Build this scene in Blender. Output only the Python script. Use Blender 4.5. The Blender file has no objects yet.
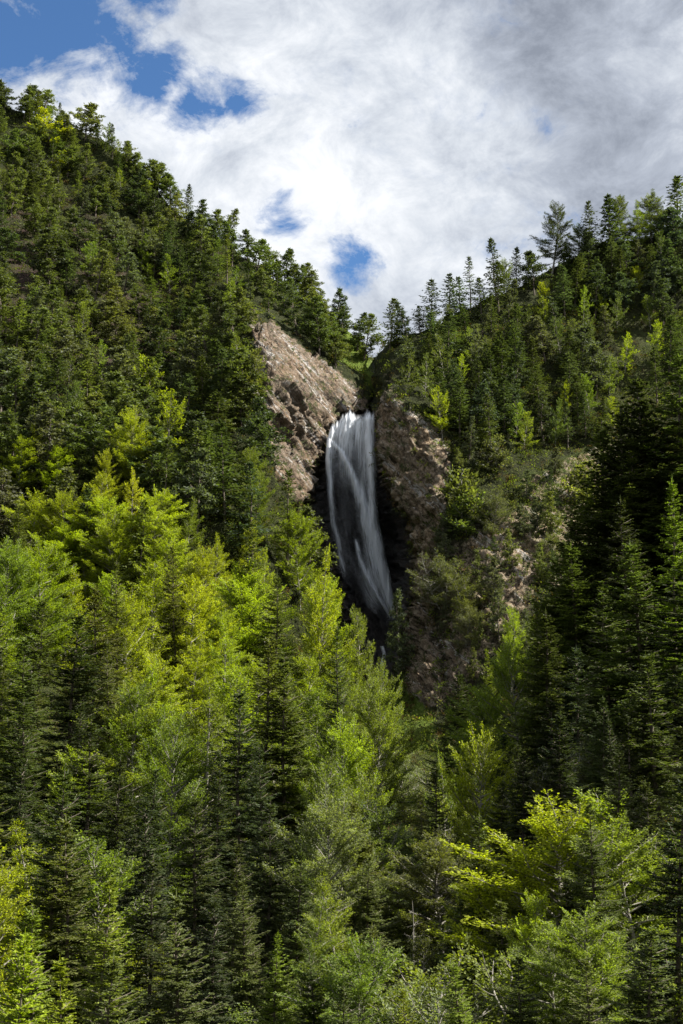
import bpy, math, random
import numpy as np
from mathutils import Vector
from mathutils.bvhtree import BVHTree

random.seed(7)
scene = bpy.context.scene
COL = scene.collection

# ---------------------------------------------------------------- camera
F = 1422.2
PITCH = math.radians(10.0)
CW, CH = 683, 1024
cam_d = bpy.data.cameras.new("camera")
cam = bpy.data.objects.new("camera", cam_d)
COL.objects.link(cam)
cam_d.sensor_fit = 'VERTICAL'
cam_d.sensor_height = 36.0
cam_d.lens = 50.0
cam_d.clip_start = 0.5
cam_d.clip_end = 8000
cam.rotation_euler = (math.radians(90) + PITCH, 0, 0)
scene.camera = cam
CP, SP = math.cos(PITCH), math.sin(PITCH)

def at(px, py, Y):
    """world point(s) seen in direction (px, py) at distance Y along the valley"""
    px = np.asarray(px, float); py = np.asarray(py, float); Y = np.asarray(Y, float)
    cx = (px - CW / 2) / F; cy = (CH / 2 - py) / F
    dx, dy, dz = cx, CP - cy * SP, SP + cy * CP
    k = Y / dy
    return np.stack([dx * k, dy * k, dz * k], -1)

def pix(p):
    x, y, z = p[0], p[1], p[2]
    w = y * CP + z * SP
    return CW / 2 + x / w * F, CH / 2 - (-y * SP + z * CP) / w * F

# ---------------------------------------------------------------- noise
_rng = np.random.default_rng(11)
PERM = np.concatenate([_rng.permutation(1024)] * 3)
VAL = _rng.random(1024)

def vnoise(p):
    i = np.floor(p).astype(int); f = p - i
    f = f * f * f * (f * (f * 6 - 15) + 10)
    i &= 1023
    def h(a, b, c):
        return VAL[PERM[PERM[PERM[(i[:, 0] + a) & 1023] + ((i[:, 1] + b) & 1023)] % 1024 + ((i[:, 2] + c) & 1023)] % 1024]
    x, y, z = f[:, 0], f[:, 1], f[:, 2]
    def l(a, b, t): return a + (b - a) * t
    return l(l(l(h(0,0,0), h(1,0,0), x), l(h(0,1,0), h(1,1,0), x), y),
             l(l(h(0,0,1), h(1,0,1), x), l(h(0,1,1), h(1,1,1), x), y), z)

def fbm(p, scale, octv=4, gain=0.5, ridged=False):
    p = np.asarray(p, float) / scale
    s = np.zeros(len(p)); a = 1.0; t = 0
    for k in range(octv):
        n = vnoise(p + 17.3 * k)
        if ridged: n = 1 - np.abs(2 * n - 1)
        s += a * n; t += a; a *= gain; p = p * 2.03
    return s / t

def facets(p, scale, tilt=.8, seed=0):
    """angular blocks: each cell is a tilted plane"""
    p = np.asarray(p, float) / scale + seed * 31.7
    i0 = np.floor(p).astype(int); best = np.full(len(p), 1e9); val = np.zeros(len(p))
    for a in (-1, 0, 1):
        for b in (-1, 0, 1):
            for c in (-1, 0, 1):
                i = i0 + np.array([a, b, c])
                hsh = PERM[(PERM[(PERM[i[:, 0] & 1023] + i[:, 1]) & 1023] + i[:, 2]) & 1023]
                r = VAL[np.stack([hsh, (hsh + 101) & 1023, (hsh + 307) & 1023, (hsh + 511) & 1023, (hsh + 733) & 1023, (hsh + 877) & 1023], 1)]
                dv = p - (i + r[:, :3]); d = (dv ** 2).sum(1)
                m = d < best
                h = r[:, 3] - .5 + tilt * ((r[:, 3:6] - .5) * dv).sum(1)
                best = np.where(m, d, best); val = np.where(m, h, val)
    return val

def sstep(a, b, x):
    t = np.clip((x - a) / (b - a), 0, 1)
    return t * t * (3 - 2 * t)

def poly_sd(px, py, poly):
    """signed distance to a polygon, positive inside"""
    P = np.array(poly, float); n = len(P)
    d = np.full(px.shape, 1e9); inside = np.zeros(px.shape, bool)
    for i in range(n):
        a, b = P[i], P[(i + 1) % n]
        ex, ey = b - a
        t = np.clip(((px - a[0]) * ex + (py - a[1]) * ey) / (ex * ex + ey * ey), 0, 1)
        d = np.minimum(d, np.hypot(px - a[0] - t * ex, py - a[1] - t * ey))
        c = ((a[1] > py) != (b[1] > py))
        with np.errstate(divide='ignore', invalid='ignore'):
            xi = a[0] + (py - a[1]) / (b[1] - a[1] + 1e-12) * ex
        inside ^= c & (px < xi)
    return np.where(inside, d, -d)

def tps_fit(P, v, smooth=0.0):
    P = np.asarray(P, float); v = np.asarray(v, float); n = len(P)
    r2 = ((P[:, None] - P[None]) ** 2).sum(-1)
    K = 0.5 * r2 * np.log(r2 + 1e-9) + smooth * np.eye(n)
    A = np.zeros((n + 3, n + 3)); A[:n, :n] = K
    A[:n, n] = 1; A[:n, n + 1:] = P; A[n, :n] = 1; A[n + 1:, :n] = P.T
    w = np.linalg.solve(A, np.concatenate([v, [0, 0, 0]]))
    def ev(Q):
        Q = np.asarray(Q, float); out = np.empty(len(Q))
        for s in range(0, len(Q), 20000):
            q = Q[s:s + 20000]
            r2 = ((q[:, None] - P[None]) ** 2).sum(-1)
            out[s:s + 20000] = (0.5 * r2 * np.log(r2 + 1e-9)) @ w[:n] + w[n] + q @ w[n + 1:]
        return out
    return ev

# ---------------------------------------------------------------- mesh building
def fast_mesh(name, V, quads, attrs=None, smooth=False, mat=None, fattrs=None, uv=None, mats=None):
    V = np.asarray(V, np.float32); Q = np.asarray(quads, np.int32)
    me = bpy.data.meshes.new(name)
    k = Q.shape[1]
    me.vertices.add(len(V)); me.vertices.foreach_set("co", V.ravel())
    me.loops.add(Q.size); me.loops.foreach_set("vertex_index", Q.ravel())
    me.polygons.add(len(Q))
    me.polygons.foreach_set("loop_start", np.arange(0, Q.size, k, dtype=np.int32))
    me.polygons.foreach_set("loop_total", np.full(len(Q), k, np.int32))
    if smooth: me.polygons.foreach_set("use_smooth", np.ones(len(Q), bool))
    for nm, a in (attrs or {}).items():
        at_ = me.attributes.new(nm, 'FLOAT', 'POINT'); at_.data.foreach_set("value", np.asarray(a, np.float32))
    for nm, a in (fattrs or {}).items():
        a = np.asarray(a, np.float32)
        if a.ndim == 1:
            at_ = me.attributes.new(nm, 'FLOAT', 'FACE'); at_.data.foreach_set("value", a)
        else:
            at_ = me.attributes.new(nm, 'FLOAT_VECTOR', 'FACE'); at_.data.foreach_set("vector", a.ravel())
    if uv is not None:
        ul = me.uv_layers.new(name="UVMap"); ul.data.foreach_set("uv", np.asarray(uv, np.float32)[Q.ravel()].ravel())
    if mat: me.materials.append(mat)
    me.update(calc_edges=True)
    return me

def link(name, me, parent=None):
    o = bpy.data.objects.new(name, me); COL.objects.link(o)
    if parent: o.parent = parent
    return o

def grid_quads(nr, nc):
    i = np.arange(nr - 1)[:, None] * nc + np.arange(nc - 1)[None]
    return np.stack([i, i + 1, i + nc + 1, i + nc], -1).reshape(-1, 4)

class Tubes:
    def __init__(s): s.V = []; s.Q = []; s.n = 0
    def add(s, pts, rad, sides=6):
        pts = np.asarray(pts, float); rad = np.asarray(rad, float); n = len(pts)
        d = np.gradient(pts, axis=0); d /= np.linalg.norm(d, axis=1)[:, None] + 1e-9
        ref = np.where(np.abs(d[:, 2:3]) > 0.9, [[1.0, 0, 0]], [[0, 0, 1.0]])
        a = np.cross(d, ref); a /= np.linalg.norm(a, axis=1)[:, None]
        b = np.cross(d, a)
        th = np.arange(sides) / sides * 2 * math.pi
        ring = pts[:, None] + rad[:, None, None] * (np.cos(th)[None, :, None] * a[:, None] + np.sin(th)[None, :, None] * b[:, None])
        s.V.append(ring.reshape(-1, 3))
        i = np.arange(n - 1)[:, None] * sides; j = np.arange(sides)[None]; j2 = (j + 1) % sides
        s.Q.append(np.stack([i + j, i + j2, i + sides + j2, i + sides + j], -1).reshape(-1, 4) + s.n)
        s.n += n * sides
    def mesh(s, name, mat):
        return fast_mesh(name, np.concatenate(s.V), np.concatenate(s.Q), smooth=True, mat=mat)

class Leaves:
    """many small leaf-shaped faces; each is a kite along its direction"""
    def __init__(s): s.P = []; s.D = []; s.S = []; s.L = []; s.W = []; s.R = []
    def add(s, P, D, side, L, W, R):
        s.P.append(P); s.D.append(D); s.S.append(side)
        s.L.append(np.broadcast_to(L, len(P))); s.W.append(np.broadcast_to(W, len(P))); s.R.append(np.broadcast_to(R, len(P)))
    def mesh(s, name, mat, extra=None, boughs=None, bmat=None):
        P = np.concatenate(s.P); D = np.concatenate(s.D); S = np.concatenate(s.S)
        L = np.concatenate(s.L)[:, None]; W = np.concatenate(s.W)[:, None]; R = np.concatenate(s.R)
        V = np.stack([P, P + D * L * .42 + S * W * .5, P + D * L, P + D * L * .42 - S * W * .5], 1).reshape(-1, 3)
        Q = np.arange(len(P) * 4).reshape(-1, 4)
        if boughs is not None and boughs.V:
            n0 = len(V); nq = len(Q)
            V = np.concatenate([V] + boughs.V); BQ = np.concatenate(boughs.Q) + n0
            Q = np.concatenate([Q, BQ]); R = np.concatenate([R, np.full(len(BQ), .5)])
        me = fast_mesh(name, V, Q, fattrs={"tint": R} if extra is None else {"tint": R, "hue": extra}, mat=mat)
        if boughs is not None and boughs.V:
            me.materials.append(bmat)
            mi = np.zeros(len(Q), np.int32); mi[nq:] = 1
            me.polygons.foreach_set("material_index", mi)
        return me

def unit(v): return v / (np.linalg.norm(v, axis=-1, keepdims=True) + 1e-9)

# ---------------------------------------------------------------- materials
def new_mat(name):
    m = bpy.data.materials.new(name); m.use_nodes = True
    nt = m.node_tree; nt.nodes.clear()
    return m, nt, nt.nodes, nt.links

def nd(nt, typ, **kw):
    n = nt.nodes.new(typ)
    for k, v in kw.items():
        if k in n.inputs: n.inputs[k].default_value = v
        else: setattr(n, k, v)
    return n

def mixc(nt, fac, a, b, blend='MIX'):
    n = nt.nodes.new('ShaderNodeMix'); n.data_type = 'RGBA'; n.blend_type = blend
    for s, v in ((n.inputs[0], fac), (n.inputs[6], a), (n.inputs[7], b)):
        if hasattr(v, 'is_linked') or isinstance(v, bpy.types.NodeSocket): nt.links.new(v, s)
        elif isinstance(v, tuple): s.default_value = (*v, 1) if len(v) == 3 else v
        else: s.default_value = v
    return n.outputs[2]

def mth(nt, op, a, b=None, c=None, clamp=False):
    n = nt.nodes.new('ShaderNodeMath'); n.operation = op; n.use_clamp = clamp
    for i, v in enumerate((a, b, c)):
        if v is None: continue
        if isinstance(v, bpy.types.NodeSocket): nt.links.new(v, n.inputs[i])
        else: n.inputs[i].default_value = v
    return n.outputs[0]

def noise_(nt, vec, scale, detail=4, rough=.5, dist=0.0):
    n = nt.nodes.new('ShaderNodeTexNoise'); n.inputs['Scale'].default_value = scale
    n.inputs['Detail'].default_value = detail; n.inputs['Roughness'].default_value = rough
    n.inputs['Distortion'].default_value = dist
    if vec is not None: nt.links.new(vec, n.inputs['Vector'])
    return n.outputs[0]

def ramp(nt, fac, stops):
    n = nt.nodes.new('ShaderNodeValToRGB'); e = n.color_ramp.elements
    while len(e) < len(stops): e.new(0.5)
    for el, (p, c) in zip(e, stops):
        el.position = p; el.color = (*c, 1) if isinstance(c, tuple) else (c, c, c, 1)
    nt.links.new(fac, n.inputs[0]); return n.outputs[0]

def attr(nt, name):
    n = nt.nodes.new('ShaderNodeAttribute'); n.attribute_name = name; return n

def foliage_mat(name, trans, warm, objcol=True, gloss=0.04):
    m, nt, N, Lk = new_mat(name)
    tint = attr(nt, "tint").outputs['Fac']
    if objcol:
        oi = N.new('ShaderNodeObjectInfo'); base = oi.outputs['Color']
        tc = N.new('ShaderNodeTexCoord')
        pv = noise_(nt, tc.outputs['Object'], 0.45, 2)
    else:
        base = attr(nt, "hue").outputs['Vector']
        tc = N.new('ShaderNodeTexCoord'); pv = noise_(nt, tc.outputs['Object'], 0.12, 3)
    bright = mth(nt, 'MULTIPLY_ADD', tint, 0.9, 0.5)
    bright = mth(nt, 'MULTIPLY', bright, mth(nt, 'MULTIPLY_ADD', pv, 1.0, 0.5))
    vm = N.new('ShaderNodeVectorMath'); vm.operation = 'SCALE'
    Lk.new(base, vm.inputs[0]); Lk.new(bright, vm.inputs['Scale'])
    old = mth(nt, 'GREATER_THAN', tint, 0.965)
    c = mixc(nt, mth(nt, 'MULTIPLY', old, warm), vm.outputs[0], (0.26, 0.17, 0.03))
    df = nd(nt, 'ShaderNodeBsdfDiffuse'); Lk.new(c, df.inputs['Color'])
    tr = nd(nt, 'ShaderNodeBsdfTranslucent')
    tcx = mixc(nt, 1.0, c, (1.35, 1.45, 0.5), 'MULTIPLY')
    Lk.new(tcx, tr.inputs['Color'])
    mx = N.new('ShaderNodeMixShader'); mx.inputs[0].default_value = trans
    Lk.new(df.outputs[0], mx.inputs[1]); Lk.new(tr.outputs[0], mx.inputs[2])
    gl = nd(nt, 'ShaderNodeBsdfGlossy', Roughness=0.6); gl.inputs['Color'].default_value = (.9, .95, 1, 1)
    mx2 = N.new('ShaderNodeMixShader'); mx2.inputs[0].default_value = gloss
    Lk.new(mx.outputs[0], mx2.inputs[1]); Lk.new(gl.outputs[0], mx2.inputs[2])
    o = N.new('ShaderNodeOutputMaterial'); Lk.new(mx2.outputs[0], o.inputs[0])
    return m

M_NEEDLE = foliage_mat("needles", 0.38, 0.0, gloss=.015)
M_LEAF = foliage_mat("beech_leaves", 0.50, 0.2, gloss=.02)
M_COVER = foliage_mat("ground_leaves", 0.35, 0.3, objcol=False, gloss=0.0)

def bark_mat(name, a, b):
    m, nt, N, Lk = new_mat(name)
    tc = N.new('ShaderNodeTexCoord')
    mp = N.new('ShaderNodeMapping'); mp.inputs['Scale'].default_value = (4, 4, 0.8); Lk.new(tc.outputs['Object'], mp.inputs[0])
    n = noise_(nt, mp.outputs[0], 2.5, 5, .65)
    c = ramp(nt, n, [(.35, a), (.65, b)])
    p = nd(nt, 'ShaderNodeBsdfPrincipled', Roughness=.9); Lk.new(c, p.inputs['Base Color'])
    bp = nd(nt, 'ShaderNodeBump', Strength=.6, Distance=.05); Lk.new(n, bp.inputs['Height']); Lk.new(bp.outputs[0], p.inputs['Normal'])
    o = N.new('ShaderNodeOutputMaterial'); Lk.new(p.outputs[0], o.inputs[0]); return m

M_BARK = bark_mat("conifer_bark", (.06, .045, .035), (.16, .13, .10))
M_BARK2 = bark_mat("beech_bark", (.12, .11, .09), (.28, .26, .22))

def terrain_mat():
    m, nt, N, Lk = new_mat("mountain_ground")
    tc = N.new('ShaderNodeTexCoord'); P = tc.outputs['Object']
    rock = attr(nt, "rock").outputs['Fac']; wet = attr(nt, "wet").outputs['Fac']; grass = attr(nt, "grass").outputs['Fac']; brown = attr(nt, "brown").outputs['Fac']
    # soil and low plants
    n1 = noise_(nt, P, 0.09, 6, .65); n2 = noise_(nt, P, 0.7, 5, .7)
    soil = ramp(nt, n2, [(.3, (.014, .018, .008)), (.5, (.028, .036, .012)), (.62, (.045, .052, .018)), (.75, (.07, .07, .035))])
    earth = ramp(nt, n2, [(.3, (.03, .02, .018)), (.5, (.062, .042, .036)), (.62, (.035, .045, .018)), (.8, (.13, .11, .095))])
    soil = mixc(nt, mth(nt, 'MULTIPLY', brown, ramp(nt, n1, [(.4, 0.25), (.55, 1.0)])), soil, earth)
    gr = ramp(nt, n2, [(.3, (.05, .085, .015)), (.5, (.11, .16, .025)), (.7, (.17, .20, .04))])
    soil = mixc(nt, grass, soil, gr)
    # rock: strata that dip along the slab
    sp = N.new('ShaderNodeSeparateXYZ'); Lk.new(P, sp.inputs[0])
    cc_, ss_ = math.cos(math.radians(50)), math.sin(math.radians(50))
    al = mth(nt, 'SUBTRACT', mth(nt, 'MULTIPLY', sp.outputs[0], cc_ / 5), mth(nt, 'MULTIPLY', sp.outputs[2], ss_ / 5))
    ac = mth(nt, 'ADD', mth(nt, 'MULTIPLY', sp.outputs[0], ss_), mth(nt, 'MULTIPLY', sp.outputs[2], cc_))
    cmb = N.new('ShaderNodeCombineXYZ'); Lk.new(al, cmb.inputs[0]); Lk.new(mth(nt, 'MULTIPLY', sp.outputs[1], .3), cmb.inputs[1]); Lk.new(ac, cmb.inputs[2])
    s1 = noise_(nt, cmb.outputs[0], 0.6, 9, .8, .6)
    s2 = noise_(nt, P, 0.16, 4, .6)
    s3 = noise_(nt, P, .8, 8, .8)
    rc = ramp(nt, s1, [(.37, (.02, .017, .015)), (.43, (.085, .064, .05)), (.48, (.21, .145, .095)), (.53, (.31, .22, .145)), (.575, (.19, .17, .15)), (.615, (.52, .50, .47))])
    rc2 = ramp(nt, s3, [(.38, (.03, .026, .024)), (.47, (.14, .11, .085)), (.53, (.25, .20, .15)), (.60, (.42, .38, .33))])
    gry = attr(nt, "greyrock").outputs['Fac']
    rc2 = mixc(nt, gry, rc2, ramp(nt, s3, [(.38, (.05, .04, .03)), (.45, (.21, .155, .10)), (.52, (.38, .28, .175)), (.60, (.52, .45, .34))]))
    rc = mixc(nt, mth(nt, 'MAXIMUM', ramp(nt, s2, [(.38, 0.0), (.62, 0.6)]), mth(nt, 'MULTIPLY', gry, .85)), rc, rc2)
    s5 = noise_(nt, cmb.outputs[0], 0.16, 5, .6, .4)
    rc = mixc(nt, ramp(nt, s5, [(.46, 0.0), (.55, .55)]), rc, mixc(nt, .5, rc, (.17, .15, .125)))
    cb6 = N.new('ShaderNodeCombineXYZ'); Lk.new(mth(nt, 'MULTIPLY', al, .35), cb6.inputs[0]); Lk.new(ac, cb6.inputs[2]); Lk.new(mth(nt, 'MULTIPLY', s2, 3.0), cb6.inputs[1])
    s6 = noise_(nt, cb6.outputs[0], 0.5, 7, .7, .3)
    rc = mixc(nt, ramp(nt, s6, [(.575, 0.0), (.60, .75), (.63, .75), (.65, 0.0)]), rc, (.55, .53, .51))
    rc = mixc(nt, ramp(nt, s6, [(.36, .85), (.43, 0.0)]), rc, (.035, .028, .024))
    rc = mixc(nt, ramp(nt, noise_(nt, P, 0.35, 8, .75), [(.53, 0.0), (.60, 0.85)]), rc, (.05, .07, .02))
    crk = N.new('ShaderNodeTexVoronoi'); crk.feature = 'DISTANCE_TO_EDGE'; crk.inputs['Scale'].default_value = .55
    wob = N.new('ShaderNodeTexNoise'); wob.inputs['Scale'].default_value = .6; wob.inputs['Detail'].default_value = 5; Lk.new(P, wob.inputs['Vector'])
    av = N.new('ShaderNodeVectorMath'); av.operation = 'MULTIPLY_ADD'; Lk.new(wob.outputs['Color'], av.inputs[0]); av.inputs[1].default_value = (1.6, 1.6, 1.6); Lk.new(cmb.outputs[0], av.inputs[2]); Lk.new(av.outputs[0], crk.inputs['Vector'])
    rc = mixc(nt, ramp(nt, crk.outputs['Distance'], [(.0, .75), (.05, 0.0)]), rc, (.02, .018, .016))
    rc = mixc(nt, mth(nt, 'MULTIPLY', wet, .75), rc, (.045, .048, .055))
    edge = mth(nt, 'ADD', rock, mth(nt, 'MULTIPLY_ADD', n2, 1.2, -0.6))
    f = ramp(nt, edge, [(.42, 0.0), (.55, 1.0)])
    c = mixc(nt, f, soil, rc)
    p = nd(nt, 'ShaderNodeBsdfPrincipled', Roughness=.85); Lk.new(c, p.inputs['Base Color']); Lk.new(mth(nt, 'MULTIPLY_ADD', wet, .4, .06), p.inputs['Specular IOR Level'])
    Lk.new(mth(nt, 'MULTIPLY_ADD', wet, -0.4, 0.88), p.inputs['Roughness'])
    h = mth(nt, 'ADD', s1, mth(nt, 'MULTIPLY', s3, .8))
    bp = nd(nt, 'ShaderNodeBump', Strength=1.0, Distance=1.3); Lk.new(h, bp.inputs['Height']); Lk.new(bp.outputs[0], p.inputs['Normal'])
    o = N.new('ShaderNodeOutputMaterial'); Lk.new(p.outputs[0], o.inputs[0]); return m
M_TERRAIN = terrain_mat()

# ---------------------------------------------------------------- mountains
SKY = np.array([(-900,-190),(-700,-150),(-300,20),(-100,70),(0,102),(60,124),(100,144),(160,192),(200,222),(255,260),(300,291),(340,330),(366,354),(375,360),(384,347),(400,337),(440,322),(470,304),(500,290),(550,266),(600,250),(650,240),(683,230),(800,190),(1000,120),(1500,0)], float)
def skyl(px): return np.interp(px, SKY[:, 0], SKY[:, 1])

DEPTH = [(-800,800,120),(-800,400,260),(-800,-100,480),(-600,700,220),(-600,300,350),(-600,-50,500),(-200,650,270),(-200,400,340),(-200,50,520),
(0,118,540),(0,250,460),(0,400,360),(0,520,318),(0,700,290),(100,160,540),(100,300,450),(100,450,350),(100,560,310),(100,720,285),
(200,232,520),(200,330,450),(200,450,355),(200,560,300),(200,720,275),(255,262,500),(256,322,405),(264,400,362),(272,480,345),(270,600,312),(270,740,270),
(300,290,500),(312,350,412),(308,430,378),(303,500,354),(340,325,490),(346,380,415),(345,415,392),(320,460,376),(366,350,480),(370,400,425),
(350,560,362),(375,640,350),(380,740,290),(386,345,440),(386,400,372),(394,480,356),(412,560,350),(412,650,330),(420,740,280),
(440,318,440),(440,400,378),(440,480,350),(440,600,326),(440,690,298),(500,285,445),(500,380,392),(500,450,360),(500,540,328),(500,640,300),(500,740,270),
(600,248,450),(600,350,412),(600,450,365),(600,560,325),(600,700,280),(683,228,460),(683,350,408),(683,450,360),(683,700,270),
(800,190,470),(800,450,340),(800,700,240),(1200,50,500),(1200,400,330),(1200,700,200),(1450,0,480),(1450,400,300),(1450,800,150)]
DEPTH = np.array(DEPTH, float)
dfit = tps_fit(DEPTH[:, :2] / 100, DEPTH[:, 2], 0.02)

P_SLAB = [(253,314),(272,325),(300,345),(335,375),(362,400),(367,409),(345,415),(330,425),(322,440),(318,462),(312,490),(304,502),(290,490),(278,477),(268,440),(262,395),(256,350)]
P_RECESS = [(322,447),(329,428),(343,415),(362,412),(376,413),(380,470),(390,490),(408,515),(415,560),(413,610),(402,660),(385,690),(350,650),(330,570),(311,510),(314,480)]
P_NOTCH = [(371,352),(380,352),(380,412),(366,411)]
P_BUTT = [(377,362),(392,372),(402,405),(430,425),(445,452),(444,520),(434,560),(432,620),(442,700),(425,705),(403,690),(413,620),(416,560),(409,513),(391,488),(380,468)]
P_LOWR = [(434,560),(470,520),(520,500),(560,505),(560,570),(530,610),(500,650),(470,690),(445,710),(432,700),(428,620)]
P_GRASS = [(335,336),(358,340),(373,365),(370,398),(356,384),(338,360)]
P_BROWN = [(-30,170),(90,190),(200,300),(180,400),(60,380),(-30,330)]
P_LIGHTR = [(520,480),(600,440),(640,450),(600,520),(560,590),(520,570)]
P_BARE = [(600,310),(700,300),(700,400),(640,440),(590,400)]
P_TIP = [(382,655),(398,668),(430,712),(432,760),(400,760),(385,700)]

cols = np.concatenate([np.arange(-900, 0, 16), np.arange(0, 240, 4), np.arange(240, 460, 1.4), np.arange(460, 700, 3.2), np.arange(700, 1500, 18)])
NV = 300
v = np.linspace(0, 1, NV)
PX = np.broadcast_to(cols[None], (NV, len(cols)))
PYs = skyl(cols)
bot = 800.0
PY = bot + v[:, None] * (PYs - bot)[None]
pxf, pyf = PX.ravel(), PY.ravel()
Y = dfit(np.stack([pxf, pyf], -1) / 100)
warp = (fbm(np.stack([pxf, pyf, pyf * 0], -1), 14, 4) - .5) * 12
warp2 = (fbm(np.stack([pxf + 300, pyf, pyf * 0], -1), 14, 4) - .5) * 12
wx, wy = pxf + warp, pyf + warp2
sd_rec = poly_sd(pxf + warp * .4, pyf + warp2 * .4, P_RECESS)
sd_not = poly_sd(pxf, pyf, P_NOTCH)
sd_but = poly_sd(wx, wy, P_BUTT)
sd_slab = poly_sd(wx, wy, P_SLAB)
Y = Y + 24 * sstep(-2.5, 3.5, sd_rec) + 10 * sstep(3, 20, sd_rec)
Y = Y + 26 * sstep(-2, 4, sd_not)
Y = Y - 3 * sstep(-14, 12, sd_but)
Y = Y - 1.5 * sstep(-8, 8, sd_slab)
pos = at(pxf, pyf, Y)
rockw = np.maximum.reduce([sstep(-7, 5, sd_slab), sstep(-16, 10, sd_but) * (.40 + .42 * sstep(385, 425, pyf)), sstep(-3, 2, sd_rec),
    0.58 * sstep(-10, 20, poly_sd(wx, wy, P_LOWR)), .5 * sstep(-6, 6, poly_sd(wx, wy, P_LIGHTR)), .25 * sstep(-5, 10, poly_sd(wx, wy, P_BARE))])
grassw = np.maximum.reduce([sstep(-3, 4, poly_sd(wx, wy, P_GRASS)), .45 * sstep(-5, 10, poly_sd(wx, wy, P_LIGHTR)), .15 * sstep(-5, 10, poly_sd(wx, wy, P_BARE)),
    .9 * sstep(-3, 4, poly_sd(wx, wy, P_TIP))])
brownw = np.maximum.reduce([sstep(-20, 20, poly_sd(wx, wy, P_BROWN)), .6 * sstep(-10, 10, poly_sd(wx, wy, P_LOWR)), .5 * sstep(-10, 10, poly_sd(wx, wy, P_BARE)) , pxf*0 + .15])
greyw = np.maximum(sstep(-3, 6, sd_but) * .85, sstep(436, 470, pxf))
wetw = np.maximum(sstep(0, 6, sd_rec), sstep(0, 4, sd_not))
# relief along the surface normal
G = pos.reshape(NV, len(cols), 3)
gu = np.gradient(G, axis=1); gv = np.gradient(G, axis=0)
nrm = np.cross(gu, gv).reshape(-1, 3); nrm = unit(nrm)
nrm[nrm[:, 1] > 0] *= -1
rk = np.clip(rockw * 1.3, 0, 1)
c48, s48 = math.cos(math.radians(48)), math.sin(math.radians(48))
along = pos[:, 0] * c48 - pos[:, 2] * s48; across = pos[:, 0] * s48 + pos[:, 2] * c48
dipp = np.stack([along / 5, pos[:, 1] / 2, across], -1)
big = (fbm(pos, 30, 4) - .5) * 12 * (1 - rk)
butt = sstep(-14, 10, sd_but)
wv = (np.stack([fbm(pos + 50, 6, 3), fbm(pos + 90, 6, 3), fbm(pos + 20, 6, 3)], -1) - .5) * 3
strata = (facets(dipp + wv * .3, 3.0, 1.3) * 2.2 + facets(dipp + wv * .2, 1.1, 1.4, 3) * 1.4 + facets(dipp, .5, 1.3, 5) * .6) * rk * (1 - .5 * butt)
vert = (pos + wv) * [1, 1, .45]
crag = (facets(vert, 6.0, 1.3, 7) * 2.6 + facets(vert, 2.4, 1.3, 9) * 1.2 + facets(vert, .9, 1.3, 13) * .6) * np.clip(rk * np.clip(butt + .12, 0, 1) + .8 * sstep(0, 8, sd_rec), 0, 1)
rough = (fbm(pos, 2.5, 4, .6) - .5) * (1.6 - 1.0 * rk)
fade = 1.0
pos = pos + nrm * ((big + strata + crag + rough) * fade)[:, None]
G = pos.reshape(NV, len(cols), 3)
# far side of the ridges, falling away
back = []
for k in range(1, 26):
    b = G[-1].copy(); d = k ** 1.35 * 3.2
    b[:, 1] += d * 1.0; b[:, 2] -= d * .75
    b[:, 2] += 1.2 * math.sin(k * 1.3)
    back.append(b)
G = np.concatenate([G, np.array(back)], 0)
nb = 25 * len(cols)
def ext(a): return np.concatenate([a, np.tile(a.reshape(NV, -1)[-1], 25)])
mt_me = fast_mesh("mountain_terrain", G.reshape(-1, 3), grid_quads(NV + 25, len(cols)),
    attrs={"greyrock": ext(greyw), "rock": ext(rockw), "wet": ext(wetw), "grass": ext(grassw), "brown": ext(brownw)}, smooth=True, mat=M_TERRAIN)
mt = link("mountain_terrain", mt_me); mt["kind"] = "structure"; mt["label"] = "steep wooded mountainsides and bare cliffs around the waterfall gorge"

# ---------------------------------------------------------------- valley ground
GP = [(0,560,262),(0,650,190),(0,770,130),(0,900,95),(0,1010,75),(100,600,245),(100,700,185),(100,830,125),(100,980,85),(200,620,250),(200,730,185),(200,860,125),(200,1010,84),
(300,670,245),(300,770,180),(300,910,115),(300,1020,85),(345,705,250),(400,735,275),(400,810,200),(400,910,130),(400,1025,88),(440,770,235),(440,900,140),
(500,745,235),(500,850,160),(500,970,100),(600,655,215),(600,780,145),(600,940,95),(683,590,190),(683,750,125),(683,920,85),(683,1030,65)]
GPw = [tuple(at(*g) - np.array([0, 0, float(np.interp(g[0], [0, 100, 200, 300, 400, 500, 600, 683], [14, 13, 10, 7, 4, 6, 5, 4]))])) for g in GP] + [(0,0,-1.7),(-8,2,-1.7),(8,2,-1.7),(0,-12,-1.6),(0,-100,4),(0,25,-15),(0,45,-25),(-25,40,-19),(25,40,-19),(-120,100,28),(-150,200,80),(120,100,45),(150,190,95),(-100,0,14),(100,0,18),
    (0,360,-25),(-120,400,-10),(120,400,-10),(-60,340,-8),(60,340,-12),(0,520,-25),(-300,500,10),(300,500,10),(-300,200,120),(300,200,120),(0,-400,30),(-400,-200,60),(400,-200,60)]
GPw = np.array(GPw, float)
gfit = tps_fit(GPw[:, :2] / 50, GPw[:, 2], 0.01)
gx = np.concatenate([np.linspace(-1500, -320, 14), np.linspace(-300, -95, 25), np.arange(-90, 90.1, 1.4), np.linspace(95, 300, 25), np.linspace(320, 1500, 14)])
gy = np.concatenate([np.linspace(-1500, -60, 20), np.linspace(-50, 8, 14), np.arange(10, 300, 1.5), np.linspace(302, 520, 40), np.linspace(560, 2500, 14)])
XX, YY = np.meshgrid(gx, gy)
xf, yf = XX.ravel(), YY.ravel()
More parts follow.
